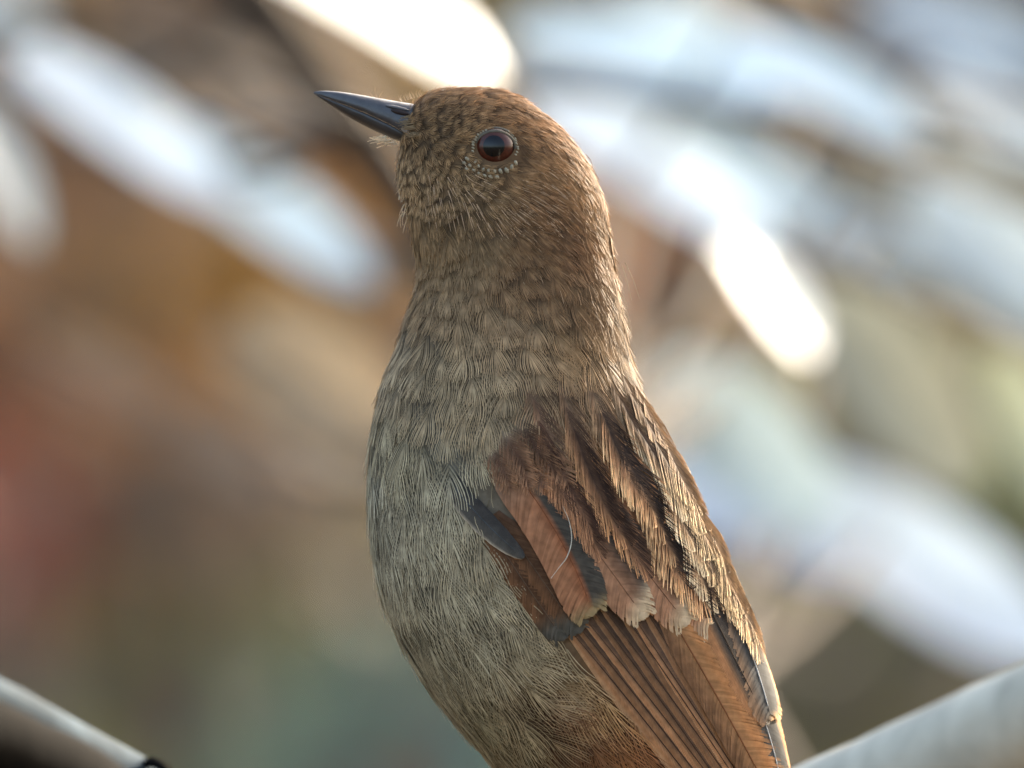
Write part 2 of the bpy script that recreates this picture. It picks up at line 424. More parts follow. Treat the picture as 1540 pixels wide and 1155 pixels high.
# twigs: two main stems rise behind, every leaf stalk joins the nearer one
def branch_path(k):
    if k == 0: return bez([(0.02, 0.05, 0), (0.0, 0.1, 0.5), (-0.02, 0.05, 0.95), (-0.12, 0.05, 1.12), (-0.3, 0.0, 1.25)], 24)
    return bez([(0.05, 0.0, 0), (-0.08, 0.12, 0.5), (-0.30, 0.12, 0.92), (-0.42, 0.08, 1.10), (-0.55, 0.0, 1.22)], 24)
paths = [branch_path(0), branch_path(1)]
for k in (0, 1):
    mesh_obj('branch', *tube(paths[k], np.linspace(0.010, 0.002, 24), 8, 0.2, 20 + k), M_bark_brown, glossy)
for (pp, r0) in (([(800, 130, 3.95), (1090, 165, 3.9), (1330, 245, 3.92), (1640, 340, 4.0)], 15), ([(1160, 370, 3.95), (1330, 440, 3.92), (1640, 575, 4.0)], 15),
                 ([(-120, 60, 4.0), (170, 45, 3.95), (420, 130, 3.95), (640, 215, 4.0)], 13), ([(1120, -40, 4.0), (1340, 100, 3.95), (1640, 180, 4.0)], 12)):
    tw = bez([at(*q) - WB for q in pp], 24)  # put in to draw the dark gaps between the pale leaves
    mesh_obj('added_twig', *tube(tw, np.linspace(r0, r0 * .6, 24) * U, 8, 0.3, int(r0)), M_bark_brown, glossy)
allp = np.vstack(paths)
for a in anchors:
    j = np.argmin(np.linalg.norm(allp - a - np.array([0, 0.06, 0.01]), axis=1)); b = allp[j]
    m = (a + b) / 2 + np.array([0, 0.04, -0.01])
    mesh_obj('stalk', *tube(bez([b, m, a], 8), np.linspace(0.0014, 0.0010, 8), 6), M_bark_brown, glossy)

# ------------------------------------------------------------------ perch: a pale fork, one dark twig put in for the shade under its left arm
fork_o = at(661, 1440, 3.0)
perch = empty('perch_branch', (fork_o[0], 0.0, 0.0))
tag(perch, 'bleached grey forked branch whose blurred arms cross both lower corners', 'branch')
def limb(name, pts, radii, mat, parent, off, seed=1):
    P = bez([np.array(p) - off for p in pts], 64)
    return mesh_obj(name, *tube(P, np.interp(np.linspace(0, 1, 64), np.linspace(0, 1, len(radii)), radii) * (1 + 0.01 * np.sin(np.linspace(0, 23, 64) + seed)), 20, 0.09, seed), mat, parent)
PO = np.array([fork_o[0], 0.0, 0.0])
limb('limb', [at(640, 1440, 3.0), at(430, 1302, 2.95), at(120, 1124, 2.87), at(-60, 1024, 2.83), at(-400, 850, 2.75), at(-1300, 520, 2.6)], [54 * U, 42 * U, 32 * U, 31 * U, 30 * U, 22 * U], M_bark_grey, perch, PO, 3)
limb('limb', [at(650, 1480, 3.02), at(800, 1424, 3.0), at(1000, 1345, 2.96), at(1300, 1208, 2.88), at(1540, 1100, 2.84), at(1900, 935, 2.77), at(2900, 560, 2.62)], [80 * U, 84 * U, 90 * U, 90 * U, 90 * U, 86 * U, 60 * U], M_bark_pale, perch, PO, 4)
limb('limb', [at(655, 1400, 3.01), at(668, 1700, 3.05), at(640, 4500, 3.1), at(700, 12200, 3.15)], [84 * U, 110 * U, 150 * U, 190 * U], M_bark_pale, perch, PO, 5)
bp0 = at(206, 1160, 2.89)
kn = bez([bp0 - PO, at(226, 1146, 2.885) - PO, at(248, 1156, 2.88) - PO, at(258, 1172, 2.878) - PO], 8)
mesh_obj('bud', *tube(kn, np.array([.3, .9, 1.2, 1.3, 1.2, 1.0, .7, .2]) * 7 * U, 10, 0.2, 8), M_bud_shade, perch)
dark = empty('shade_limb', at(400, 1700, 2.93))  # added limb, near-black where there is only shade under the arm
tag(dark, 'added blackish limb painting the shade under the pale left arm in the bottom left corner', 'branch')
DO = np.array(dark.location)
limb('limb', [at(640, 3000, 3.0), at(420, 1500, 2.935), at(160, 1222, 2.862), at(-60, 1098, 2.825), at(-420, 930, 2.76), at(-1200, 640, 2.62)], [90 * U, 80 * U, 66 * U, 62 * U, 52 * U, 34 * U], M_bud_shade, dark, DO, 6)
limb('limb', [at(640, 3000, 3.0), at(660, 6000, 3.02), at(720, 12300, 3.05)], [90 * U, 120 * U, 140 * U], M_bud_shade, dark, DO, 7)

# ------------------------------------------------------------------ THE BIRD
# Shape in photo pixels on the bird's own mid plane: X right, Y depth (negative towards the lens), Z up.
K = []
def chain(pts, shrink, ks, n):
    p = np.array(pts, float)
    t = np.linspace(0, len(p) - 1, n); i = np.minimum(t.astype(int), len(p) - 2); f = (t - i)[:, None]
    q = bez(p, n)
    k = np.interp(t, np.linspace(0, len(p) - 1, len(ks)), ks)
    for a, kk in zip(q, k):
        K.append((a[0] - 770, 577.5 - a[1], a[2] - shrink, kk))
chain([(725, 258, 129), (748, 292, 143), (763, 328, 151), (771, 360, 151), (775, 400, 150), (777, 440, 154), (777, 480, 162), (774, 520, 172), (771, 560, 182), (769, 600, 193),
       (768, 640, 207), (772, 682, 220), (780, 726, 231), (790, 770, 240), (803, 812, 247), (819, 854, 249), (839, 892, 247), (861, 929, 242), (882, 964, 234),
       (904, 999, 227), (925, 1034, 220), (945, 1072, 212), (965, 1109, 203), (984, 1146, 193), (1002, 1185, 181), (1021, 1225, 167), (1048, 1275, 146), (1075, 1330, 118), (1105, 1390, 84), (1125, 1430, 55)],
      7, [.80, .82, .86, .88, .88, .86, .84, .82, .82, .80, .78], 150)
chain([(667, 195, 62), (682, 214, 85), (703, 236, 107), (725, 258, 129)], 5, [.84, .82, .80], 22)
chain([(645, 244, 44), (682, 254, 86), (725, 262, 128)], 5, [.80, .80, .80], 18)
K = np.array(K)

def sdf_nearest(P):
    """index of nearest ellipsoid and value, P (n,3) in bird pixels."""
    idx = np.empty(len(P), np.int32); val = np.empty(len(P))
    for s in range(0, len(P), 20000):
        p = P[s:s + 20000]
        dx = p[:, None, 0] - K[None, :, 0]; dz = p[:, None, 2] - K[None, :, 1]; dy = p[:, None, 1] / K[None, :, 3]
        f = np.sqrt(dx * dx + dy * dy + dz * dz) - K[None, :, 2]
        i = f.argmin(1); idx[s:s + 20000] = i; val[s:s + 20000] = f[np.arange(len(p)), i]
    return idx, val

def normal_of(P, idx):
    c = K[idx]
    n = np.stack([P[:, 0] - c[:, 0], P[:, 1] / c[:, 3] ** 2, P[:, 2] - c[:, 1]], 1)
    return n / np.maximum(np.linalg.norm(n, axis=1, keepdims=True), 1e-9)

def project(P, h):
    """Move P onto the body surface, h pixels above it."""
    idx, _ = sdf_nearest(P)
    c = K[idx]
    v = np.stack([P[:, 0] - c[:, 0], P[:, 1] / c[:, 3], P[:, 2] - c[:, 1]], 1)
    v /= np.maximum(np.linalg.norm(v, axis=1, keepdims=True), 1e-9)
    Q = np.stack([c[:, 0] + v[:, 0] * c[:, 2], v[:, 1] * c[:, 2] * c[:, 3], c[:, 1] + v[:, 2] * c[:, 2]], 1)
    n = normal_of(Q, idx)
    return Q + n * np.asarray(h)[..., None], n

def front_y(X, Z, off):
    """Depth of the near surface, off pixels above the body, at (X, Z)."""
    out = np.zeros(len(X))
    for s in range(0, len(X), 20000):
        x = X[s:s + 20000, None]; z = Z[s:s + 20000, None]; o = off[s:s + 20000, None]
        r2 = (K[None, :, 2] + o) ** 2 - (x - K[None, :, 0]) ** 2 - (z - K[None, :, 1]) ** 2
        y = np.where(r2 > 0, K[None, :, 3] * np.sqrt(np.maximum(r2, 0)), 0)
        out[s:s + 20000] = -y.max(1)
    return out

BR = np.array([(850 - 770) * U, 0.0, ZC + (577.5 - 1345) * U])     # the bird's base: where its feet stand
bird = empty('bird', BR)
tag(bird, 'small brown and grey songbird with slate bill and red-brown eye, head raised', 'bird')
def W(P):
    """bird pixels -> coordinates relative to the bird's base"""
    P = np.asarray(P, float)
    return np.stack([P[..., 0] * U, P[..., 1] * U, ZC + P[..., 2] * U], -1) - BR

# ---- colour and flow of the plumage
PC = np.array([
    (640, 150, 150, 120, 90), (700, 145, 152, 120, 90), (800, 185, 142, 110, 80), (870, 250, 146, 116, 84), (905, 330, 128, 104, 78), (925, 450, 112, 93, 72),
    (650, 200, 122, 100, 74), (630, 260, 164, 142, 114), (600, 262, 168, 146, 118), (690, 280, 164, 140, 110), (690, 220, 146, 120, 90), (740, 180, 136, 106, 78),
    (800, 310, 138, 108, 82), (850, 350, 122, 94, 71), (780, 380, 126, 102, 78), (870, 420, 108, 88, 67), (830, 250, 132, 104, 76),
    (630, 380, 138, 118, 92), (680, 440, 148, 130, 107), (760, 480, 140, 122, 101), (860, 500, 128, 108, 85), (930, 530, 106, 89, 71), (700, 350, 128, 110, 87),
    (620, 520, 138, 127, 110), (740, 560, 142, 129, 110), (860, 570, 126, 106, 88), (680, 540, 141, 129, 110),
    (600, 640, 150, 145, 128), (680, 680, 152, 150, 138), (570, 760, 146, 144, 133), (650, 820, 154, 150, 136), (740, 690, 148, 140, 122), (560, 680, 148, 147, 137),
    (700, 900, 150, 146, 132), (600, 930, 138, 134, 120), (790, 950, 148, 142, 126), (680, 1040, 128, 120, 100), (740, 1130, 128, 112, 84), (640, 980, 136, 130, 114),
    (850, 1020, 158, 134, 104), (796, 1040, 92, 62, 44), (815, 1068, 78, 52, 38), (838, 1098, 80, 54, 40), (862, 1130, 96, 66, 46), (900, 1030, 140, 108, 78), (790, 1090, 138, 122, 98), (880, 1090, 138, 96, 64), (950, 1110, 84, 56, 42), (840, 1140, 124, 88, 60), (760, 1060, 138, 126, 104),
    (770, 1020, 150, 140, 120), (900, 1060, 110, 76, 54), (880, 640, 146, 112, 84), (950, 640, 132, 108, 84), (1010, 680, 160, 132, 100), (1060, 770, 168, 138, 104), (1100, 870, 168, 138, 104), (1135, 960, 150, 118, 86), (1165, 1080, 140, 106, 76), (990, 640, 150, 124, 96), (800, 1280, 150, 140, 122), (1050, 1300, 140, 110, 80)], float)
FL = np.array([  # photo pixel, direction the feathers lie (x right, y down)
    (615, 160, 1, -.25), (640, 145, 1, -.2), (720, 140, 1, .08), (800, 160, .9, .42), (870, 220, .6, .8), (905, 300, .28, 1), (920, 380, .15, 1), (935, 450, .2, 1),
    (640, 185, 1, .12), (690, 175, 1, -.05), (760, 180, 1, .2), (820, 220, .9, .5), (860, 280, .6, .85), (650, 225, .7, .7), (620, 235, .4, .9), (600, 260, -.1, 1), (640, 290, .1, 1),
    (690, 240, .5, .8), (690, 215, .8, -.2), (735, 275, 1, .45), (790, 270, 1, .25), (830, 300, .95, .5), (850, 350, .7, .75), (790, 330, .85, .6), (740, 330, .55, .9), (690, 330, .2, 1),
    (615, 340, .05, 1), (640, 420, -.05, 1), (620, 450, -.25, 1), (700, 450, .0, 1), (800, 430, .35, 1), (880, 450, .25, 1), (740, 400, .3, 1),
    (600, 520, -.3, 1), (570, 600, -.15, 1), (555, 700, .0, 1), (560, 820, .12, 1), (600, 950, .45, 1), (680, 1080, .65, 1), (680, 600, -.05, 1), (650, 700, .1, 1),
    (650, 850, .32, 1), (700, 950, .5, 1), (800, 1080, .65, 1), (740, 630, .3, 1), (735, 690, .65, .9), (720, 760, .5, 1), (720, 880, .6, .9), (800, 980, .85, .75), (860, 1040, .75, .8),
    (850, 520, .15, 1), (930, 560, .3, 1), (880, 620, .38, 1), (780, 560, .05, 1), (900, 1120, .65, 1), (1100, 1300, .5, 1)], float)
FL[:, 2:] /= np.linalg.norm(FL[:, 2:], axis=1, keepdims=True)
def idw(px, py, T, power, soft):
    d2 = (px[:, None] - T[None, :, 0]) ** 2 + (py[:, None] - T[None, :, 1]) ** 2 + soft
    w = d2 ** -power; w /= w.sum(1, keepdims=True)
    return w @ T[:, 2:]
def pcol(px, py): return idw(px, py, PC, 1.7, 300.0)
def flow(px, py):
    f = idw(px, py, FL, 1.8, 200.0)
    return f / np.maximum(np.linalg.norm(f, axis=1, keepdims=True), 1e-6)

# ---- body: one continuous surface
def body_mesh():
    main = K[:150]
    nr, ns = 64, 110
    rings = []
    ax = main[np.linspace(0, 149, ns).astype(int)]
    d = np.gradient(ax[:, :2], axis=0); d /= np.linalg.norm(d, axis=1, keepdims=True)
    an = np.linspace(0, 2 * np.pi, nr, endpoint=False)
    # head cap
    for a in np.linspace(0.03, math.pi / 2, 24)[:-1]:
        c = ax[0]; r = c[2] * 1.3
        dd = -d[0]; sd = np.array([-dd[1], dd[0]])
        P = np.stack([c[0] + dd[0] * r * math.cos(a) + sd[0] * r * math.sin(a) * np.cos(an), c[3] * r * math.sin(a) * np.sin(an) * -1,
                      c[1] + dd[1] * r * math.cos(a) + sd[1] * r * math.sin(a) * np.cos(an)], 1)
        rings.append(P)
    for c, dd in zip(ax, d):
        sd = np.array([dd[1], -dd[0]])
        P = np.stack([c[0] + sd[0] * c[2] * 1.1 * np.cos(an), -c[3] * c[2] * 1.1 * np.sin(an), c[1] + sd[1] * c[2] * 1.1 * np.cos(an)], 1)
        rings.append(P)
    V = np.concatenate(rings)
    V, n = project(V, np.zeros(len(V)))
    nv = len(rings)
    top = V[:nr].mean(0); bot = V[-nr:].mean(0)
    top, _ = project(top[None], np.zeros(1)); 
    F = [tuple(f) for f in grid_faces(nr, nv, True)]
    V = np.concatenate([V, top, bot[None]])
    F += [((i + 1) % nr, i, nr * nv) for i in range(nr)] + [((nv - 1) * nr + i, (nv - 1) * nr + (i + 1) % nr, nr * nv + 1) for i in range(nr)]
    return V, F
bV, bF = body_mesh()
bc = lin(pcol(bV[:, 0] + 770, 577.5 - bV[:, 2])) * np.array([0.42, 0.39, 0.37])
mesh_obj('body', W(bV), bF, M_skin, bird, bc)

# ---- surface samples for the body feathers
tri = []
for f in bF:
    tri.append((f[0], f[1], f[2]))
    if len(f) == 4: tri.append((f[0], f[2], f[3]))
tri = np.array(tri)
e1 = bV[tri[:, 1]] - bV[tri[:, 0]]; e2 = bV[tri[:, 2]] - bV[tri[:, 0]]
area = 0.5 * np.linalg.norm(np.cross(e1, e2), axis=1)
def sample(n):
    t = rng.choice(len(tri), n, p=area / area.sum())
    a = np.sqrt(rng.random(n)); b = rng.random(n)
    return bV[tri[t, 0]] * (1 - a)[:, None] + bV[tri[t, 1]] * (a * (1 - b))[:, None] + bV[tri[t, 2]] * (a * b)[:, None]
def poly_in(px, py, poly):
    poly = np.array(poly, float); ins = np.zeros(len(px), bool); j = len(poly) - 1
    for i in range(len(poly)):
        xi, yi = poly[i]; xj, yj = poly[j]
        c = ((yi > py) != (yj > py)) & (px < (xj - xi) * (py - yi) / (yj - yi + 1e-9) + xi)
        ins ^= c; j = i
    return ins
WINGPOLY = [(800, 690), (840, 680), (978, 690), (1034, 790), (1070, 870), (1098, 940), (1124, 1010), (1146, 1090), (1200, 1330), (1140, 1330), (1040, 1150), (870, 955), (760, 820), (745, 760)]

FOLDED = [(776, 738), (726, 774), (740, 812), (778, 868), (846, 958), (930, 1056), (1022, 1160), (1240, 1450), (1350, 1450), (1200, 1150), (1000, 800), (850, 740)]
def spacing(px, py):
    """distance between feather bases: small on the face, large on breast and flanks"""
    hd = np.clip((py - 330) / 220.0, 0, 1)
    face = np.hypot(px - 680, py - 230)
    s = 9.0 + hd * 22.0
    return np.where(face < 84, 8.0, s)

cand = sample(60000)
cpx = cand[:, 0] + 770; cpy = 577.5 - cand[:, 2]
keep = ~poly_in(cpx, cpy, WINGPOLY)
keep &= ~((((cpx - 745) / 35) ** 2 + ((cpy - 224) / 30) ** 2) < 1)
keep &= ~((cpx < 604) & (cpy < 214) & (cpy > 152))
cand = cand[keep]; cpx = cpx[keep]; cpy = cpy[keep]
sp = spacing(cpx, cpy) * np.where(cand[:, 1] > 60, 1.7, 1.0)
cell = {}
acc = []
for i in range(len(cand)):
    s = sp[i]; g = 26.0
    key = tuple((cand[i] // g).astype(int)); ok = True
    for dx in (-1, 0, 1):
        for dy in (-1, 0, 1):
            for dz in (-1, 0, 1):
                for j in cell.get((key[0] + dx, key[1] + dy, key[2] + dz), ()):
                    q = cand[i] - cand[j]
                    if q[0] * q[0] + q[1] * q[1] + q[2] * q[2] < s * s: ok = False; break
                if not ok: break
            if not ok: break
        if not ok: break
    if ok:
        cell.setdefault(key, []).append(i); acc.append(i)
acc = np.array(acc)
FB = cand[acc]; Fpx = cpx[acc]; Fpy = cpy[acc]
EYE = (745.0, 223.5)

def plumage(sel, name, nb, npt, Lf, Wf, lift, wid, th0, th1, contrast, jit):
    """One mesh of feathers: each feather is 2*nb barbs fanning from its shaft."""
    B = FB[sel]; px = Fpx[sel]; py = Fpy[sel]; n = len(B)
    P0, nrm = project(B, np.zeros(n))
    fl = flow(px, py)
    j = rng.normal(0, jit, n)
    fl = np.stack([fl[:, 0] * np.cos(j) - fl[:, 1] * np.sin(j), fl[:, 0] * np.sin(j) + fl[:, 1] * np.cos(j)], 1)
    d = np.stack([fl[:, 0], np.zeros(n), -fl[:, 1]], 1)
    d -= nrm * (d * nrm).sum(1, keepdims=True)
    d /= np.maximum(np.linalg.norm(d, axis=1, keepdims=True), 1e-6)
    b = np.cross(nrm, d)
    L = Lf(px, py) * rng.uniform(0.85, 1.18, n); Wd = L * Wf
    lf = lift(px, py) * rng.uniform(0.7, 1.3, n)
    i = np.arange(nb); fi = (i + 0.5) / nb
    side = np.array([-1.0, 1.0])
    k = np.linspace(0, 1, npt)
    # arrays: feather, side, barb, point.  Barbs leave the shaft, sweep out and run on nearly parallel to a round tip.
    sp_ = 1 - fi                                             # first barbs reach widest
    a0 = (0.0 + 0.62 * fi)[None, None, :, None] + rng.uniform(-.02, .02, (n, 2, nb, 1))
    ae = (0.50 + 0.48 * np.sqrt(np.maximum(0, 1 - (0.97 * sp_) ** 2)))[None, None, :, None] * rng.uniform(0.93, 1.05, (n, 2, nb, 1))
    be = sp_[None, None, :, None] + rng.normal(0, 0.010 * jit / 0.14, (n, 2, nb, 1))
    kk = k[None, None, None, :]
    aa = (a0 + (ae - a0) * kk) * L[:, None, None, None]
    bb = side[None, :, None, None] * be * (1 - (1 - kk) ** 1.7) * Wd[:, None, None, None]
    twist = rng.normal(0, 0.10, (n, 1, 1, 1))
    bb = bb + twist * L[:, None, None, None] * (aa / L[:, None, None, None]) ** 2
    hh = 1.0 + lf[:, None, None, None] * (aa / L[:, None, None, None]) ** 1.1 - 2.0 * (bb / (Wd[:, None, None, None] + 1e-6)) ** 2 + rng.uniform(0, 1.0, (n, 2, nb, 1)) * kk + 5.0 * kk ** 2 * (rng.random((n, 2, nb, 1)) < 0.07)
    shp = np.broadcast_shapes(aa.shape, bb.shape, hh.shape)
    aa = np.broadcast_to(aa, shp); bb = np.broadcast_to(bb, shp); hh = np.broadcast_to(hh, shp)
    Q = P0[:, None, None, None] + d[:, None, None, None] * aa[..., None] + b[:, None, None, None] * bb[..., None]
    Qf, nn = project(Q.reshape(-1, 3), hh.reshape(-1))
    Qf = Qf.reshape(*shp, 3); nn = nn.reshape(*shp, 3)
    tg = np.gradient(Qf, axis=3)
    lat = np.cross(nn, tg); lat /= np.maximum(np.linalg.norm(lat, axis=-1, keepdims=True), 1e-6)
    # barbs lean a little so that neighbouring lines catch light differently
    lat = lat + nn * 0.25 * rng.choice([-1, 1], shp[:-1])[..., None, None]
    w = wid * (1.0 - 0.55 * k ** 2) * 0.5
    w = w[None, None, None, :, None] * rng.uniform(0.75, 1.25, (n, 2, nb, 1, 1))
    A = Qf + lat * w; C = Qf - lat * w
    # colour
    qpx = Qf[..., 0] + 770; qpy = 577.5 - Qf[..., 2]
    base = lin(pcol(px, py))
    amp = np.where(py < 420, 0.34, 0.32)
    mott = vnoise(np.stack([px, py], 1) / 34.0 + 40, 5) * 0.6 + vnoise(np.stack([px, py], 1) / 13.0 + 40, 6) * 0.4
    base = base * np.where((py < 470)[:, None], np.array([.75, .625, .53]), np.array([1.0, .85, .725]))
    base = np.array([1.46, 1.52, 1.42]) * base * (1 - amp * .5 + amp * mott)[:, None] * rng.uniform(0.90, 1.10, (n, 1))
    prox = np.clip(aa / L[:, None, None, None], 0, 1.3)
    ramp = (1 - contrast) + contrast * np.clip((prox - 0.32) / 0.36, 0, 1)
    colr = base[:, None, None, None] * ramp[..., None] * rng.uniform(*((0.72, 1.3) if 'breast' not in name else (0.82, 1.2)), (n, 2, nb, 1, 1))
    # ear coverts: pale shaft streaks
    ear = np.exp(-(((px - 810) / 80) ** 2 + ((py - 335) / 60) ** 2)) + 0.8 * np.exp(-(((px - 690) / 60) ** 2 + ((py - 290) / 50) ** 2))
    ctr = np.exp(-(bb / (0.10 * Wd[:, None, None, None] + 0.4)) ** 2) * np.clip((prox - .35) / .3, 0, 1)
    colr = colr * (1 + 0.6 * ear[:, None, None, None, None] * ctr[..., None]) * (1 - 0.34 * ear[:, None, None, None, None])
    # barbs that would cross the eye or lie on the bill are dropped
    ine = (((qpx - EYE[0]) / 30.5) ** 2 + ((qpy - EYE[1]) / 26) ** 2 < 1) | ((qpx < 600) & (qpy < 212) & (qpy > 146))
    wob = 8 * (vnoise(np.stack([qpx.ravel(), qpy.ravel()], 1) / 16.0 + 60, 9).reshape(qpx.shape) - .5)
    inw = poly_in((qpx + wob).ravel(), (qpy - wob).ravel(), FOLDED).reshape(qpx.shape)
    ine = ine | inw
    good = ~ine.any(3) & (L[:, None, None] > 0)
    A = A[good]; C = C[good]; colr = np.broadcast_to(colr, shp + (3,))[good]
    m = len(A)
    V = np.stack([A, C], 2).reshape(-1, 3)          # (m, npt, 2)
    cv = np.repeat(colr[:, :, None, :], 2, 2).reshape(-1, 3)
    st = (np.arange(m) * npt * 2)[:, None] + np.arange(npt - 1)[None, :] * 2
    st = st.reshape(-1)
    F = np.stack([st, st + 1, st + 3, st + 2], 1)
    o = mesh_obj(name, W(V), F, M_plume, bird, cv)
    o['kind'] = 'stuff'
    return o

isface = (Fpy < 335)
fd = np.hypot(Fpx - 664, Fpy - 236)
face = isface & (fd < 82)
plumage(face, 'face_plumage', 6, 4, lambda px, py: 24.0 + 0 * px, 0.52, lambda px, py: 5.0 + 0 * px, 1.25, 0, 0, 0.84, 0.30)
Lh = lambda px, py: np.clip(36 + (py - 200) * 0.06, 32, 46)
plumage(isface & ~face, 'head_plumage', 7, 4, Lh, 0.36, lambda px, py: 3.0 + 0 * px, 1.3, 0, 0, 0.58, 0.15)
near_bend = lambda px, py: 5.5 + 6.0 * np.exp(-(((px - 738) / 36) ** 2 + ((py - 690) / 70) ** 2))
Lb = lambda px, py: np.clip(60 + (py - 400) * 0.16, 54, 112)
plumage(~isface, 'breast_plumage', 12, 6, Lb, 0.44, near_bend, 1.8, 0, 0, 0.64, 0.10)

# ---- loose bristles: chin, bill base, stray wisps
def wisps(name, items, mat, c):
    Vs, Fs, Cs, n0 = [], [], [], 0
    for (pts, r) in items:
        V, F = tube(bez(pts, 7), np.linspace(r, r * 0.35, 7), 4)
        Vs.append(V); Fs += [tuple(np.array(f) + n0) for f in F]; n0 += len(V)
        Cs.append(np.tile(lin(c), (len(V), 1)))
    o = mesh_obj(name, W(np.concatenate(Vs)), Fs, mat, bird, np.concatenate(Cs)); o['kind'] = 'stuff'
def ip(x, y, dep): return np.array([x - 770, dep, 577.5 - y])
it = []
for k in range(17):
    x = 568 + rng.uniform(0, 30); y = 198 + (x - 568) * 0.42 + rng.uniform(0, 7); dep = rng.uniform(-16, 10)
    l = rng.uniform(12, 28); a = rng.uniform(2.2, 3.0)
    it.append(([ip(x, y, dep), ip(x + l * .5 * math.cos(a), y + l * .5 * math.sin(a) * .6, dep - 2), ip(x + l * math.cos(a + .25), y + l * math.sin(a + .25) * .7, dep - 3)], rng.uniform(.7, 1.0)))
for k in range(30):
    y = rng.uniform(235, 330); x = 603 + (y - 235) * .02 + rng.uniform(-2, 12); l = rng.uniform(12, 26)
    it.append(([ip(x, y, -8 - rng.uniform(0, 20)), ip(x - 4, y + l * .5, -10), ip(x - 9 * rng.uniform(.3, 1), y + l, -10)], rng.uniform(.5, .8)))
wisps('chin_bristle', it, M_plume, (226, 210, 182))
it = [([ip(568, 150, 0), ip(564, 140, -2), ip(564, 131, -3)], .6), ([ip(569, 150, -2), ip(572, 143, -3), ip(576, 138, -3)], .5), ([ip(562, 148, -1), ip(558, 142, -2), ip(556, 139, -2)], .4)]
for k in range(14):
    x = rng.uniform(598, 640); y = 152 - (x - 598) * .28
    it.append(([ip(x, y + 3, rng.uniform(-20, 5)), ip(x - 3, y - 3, -4), ip(x - 3 + rng.uniform(-3, 5), y - 8, -4)], .45))
for k in range(40):
    y = rng.uniform(155, 208); x = np.interp(y, [157, 170, 190, 208], [602, 606, 614, 624]) + rng.uniform(-3, 7); l = rng.uniform(9, 18); dp = float(front_y(np.array([x - 770.0]), np.array([577.5 - y]), np.array([5.0]))[0])
    it.append(([ip(x + 6, y - 1, dp), ip(x - l * .4, y + rng.uniform(-2, 2), dp - 1), ip(x - l, y + rng.uniform(-3, 5), dp + 3)], .7))
for k in range(40):  # thin hairs on the nape edge and crown edge
    t = rng.random(); x = 880 + 60 * t ** .8; y = 230 + 260 * t
    it.append(([ip(x, y, -6), ip(x + 7, y + 8, -8), ip(x + 9 + rng.uniform(0, 5), y + 20, -8)], .45))
it.append(([ip(940, 395, -4), ip(952, 420, -5), ip(962, 450, -5)], .4))
it.append(([ip(936, 400, -4), ip(945, 430, -5), ip(950, 452, -5)], .35))
wisps('bill_bristle', it, M_plume, (140, 118, 88))

# pale shaft streaks sweeping back over the cheek, following the lie of the feathers
it = []
def streak(x, y, l, r, off=6.0):
    pts = []
    for q in range(6):
        if front_y(np.array([x - 770.0]), np.array([577.5 - y]), np.array([0.0]))[0] > -12: return
        d_ = float(front_y(np.array([x - 770.0]), np.array([577.5 - y]), np.array([off - 1.2 * abs(q - 3)]))[0])
        pts.append(ip(x, y, d_)); f = flow(np.array([x]), np.array([y]))[0]
        x += f[0] * l / 5; y += f[1] * l / 5
    it.append((pts, r))
for k in range(200):
    x, y = rng.normal(800, 42), rng.normal(320, 40)
    if ((x - 748) / 56) ** 2 + ((y - 223) / 46) ** 2 < 1 or x < 690: continue
    streak(x, y, rng.uniform(18, 40), rng.uniform(.5, .85), 4.8)
for k in range(60):
    streak(rng.uniform(640, 735), rng.uniform(262, 340), rng.uniform(14, 26), rng.uniform(.55, .85), 7.0)
wisps('cheek_streak', it, M_plume, (190, 160, 128))
it = []
for k in range(130):
    streak(rng.uniform(640, 880), rng.uniform(138, 230), rng.uniform(18, 40), rng.uniform(.4, .7), 4.5)
wisps('crown_streak', [w_ for w_ in it if all(((p_[0] + 770 - 745) / 36) ** 2 + ((577.5 - p_[2] - 223) / 32) ** 2 > 1 for p_ in w_[0])], M_plume, (96, 74, 54))

# ---- bill
def mandible(name, xs, top, bot, hw, upper):
    n = 44; m = 18
    x = 472 + (645 - 472) * np.linspace(0, 1, n) ** 1.35
    zt = np.interp(x, *zip(*top)); zb = np.interp(x, *zip(*bot)); w = np.interp(x, *zip(*hw))
    for arr in (zt, zb, w):  # soften the polyline
        for _ in range(3): arr[1:-1] = 0.25 * arr[:-2] + 0.5 * arr[1:-1] + 0.25 * arr[2:]
    V = []
    for i in range(n):
        for j in range(m):
            if upper:
                ph = math.pi * j / (m - 1) - math.pi / 2
                yy = w[i] * math.sin(ph); s = abs(math.cos(ph)) ** 0.75
                z = zb[i] + (zt[i] - zb[i]) * s
            else:
                ph = math.pi * j / (m - 1) - math.pi / 2
                yy = w[i] * 0.90 * math.sin(ph); s = abs(math.cos(ph)) ** 0.7
                z = zt[i] + (zb[i] - zt[i]) * s
            V.append((x[i] - 770, yy if upper else -yy, 577.5 - z))
    F = [tuple(f) for f in grid_faces(m, n, True)]
    F.append(tuple(range(m))[::-1]); F.append(tuple((n - 1) * m + j for j in range(m)))
    return mesh_obj(name, W(np.array(V)), F, M_bill if upper else M_bill_low, beak)
beak = empty('beak', (0, 0, 0), bird)
culmen = [(472, 138), (484, 136.5), (500, 137), (520, 139), (550, 144), (580, 149.5), (607, 154), (645, 160)]
tom = [(472, 140), (485, 145), (500, 150.5), (545, 167), (590, 188), (615, 204), (645, 222)]
tom2 = [(472, 140.3), (485, 145.6), (500, 151.2), (545, 167.8), (590, 188.9), (615, 205), (645, 223)]
under = [(472, 141), (485, 150), (500, 160), (530, 179), (560, 195), (590, 208.5), (612, 216), (645, 232)]
hwid = [(472, .6), (485, 5), (500, 9), (545, 18), (590, 25), (612, 27), (645, 24)]
mandible('upper_mandible', None, culmen, tom, hwid, True)
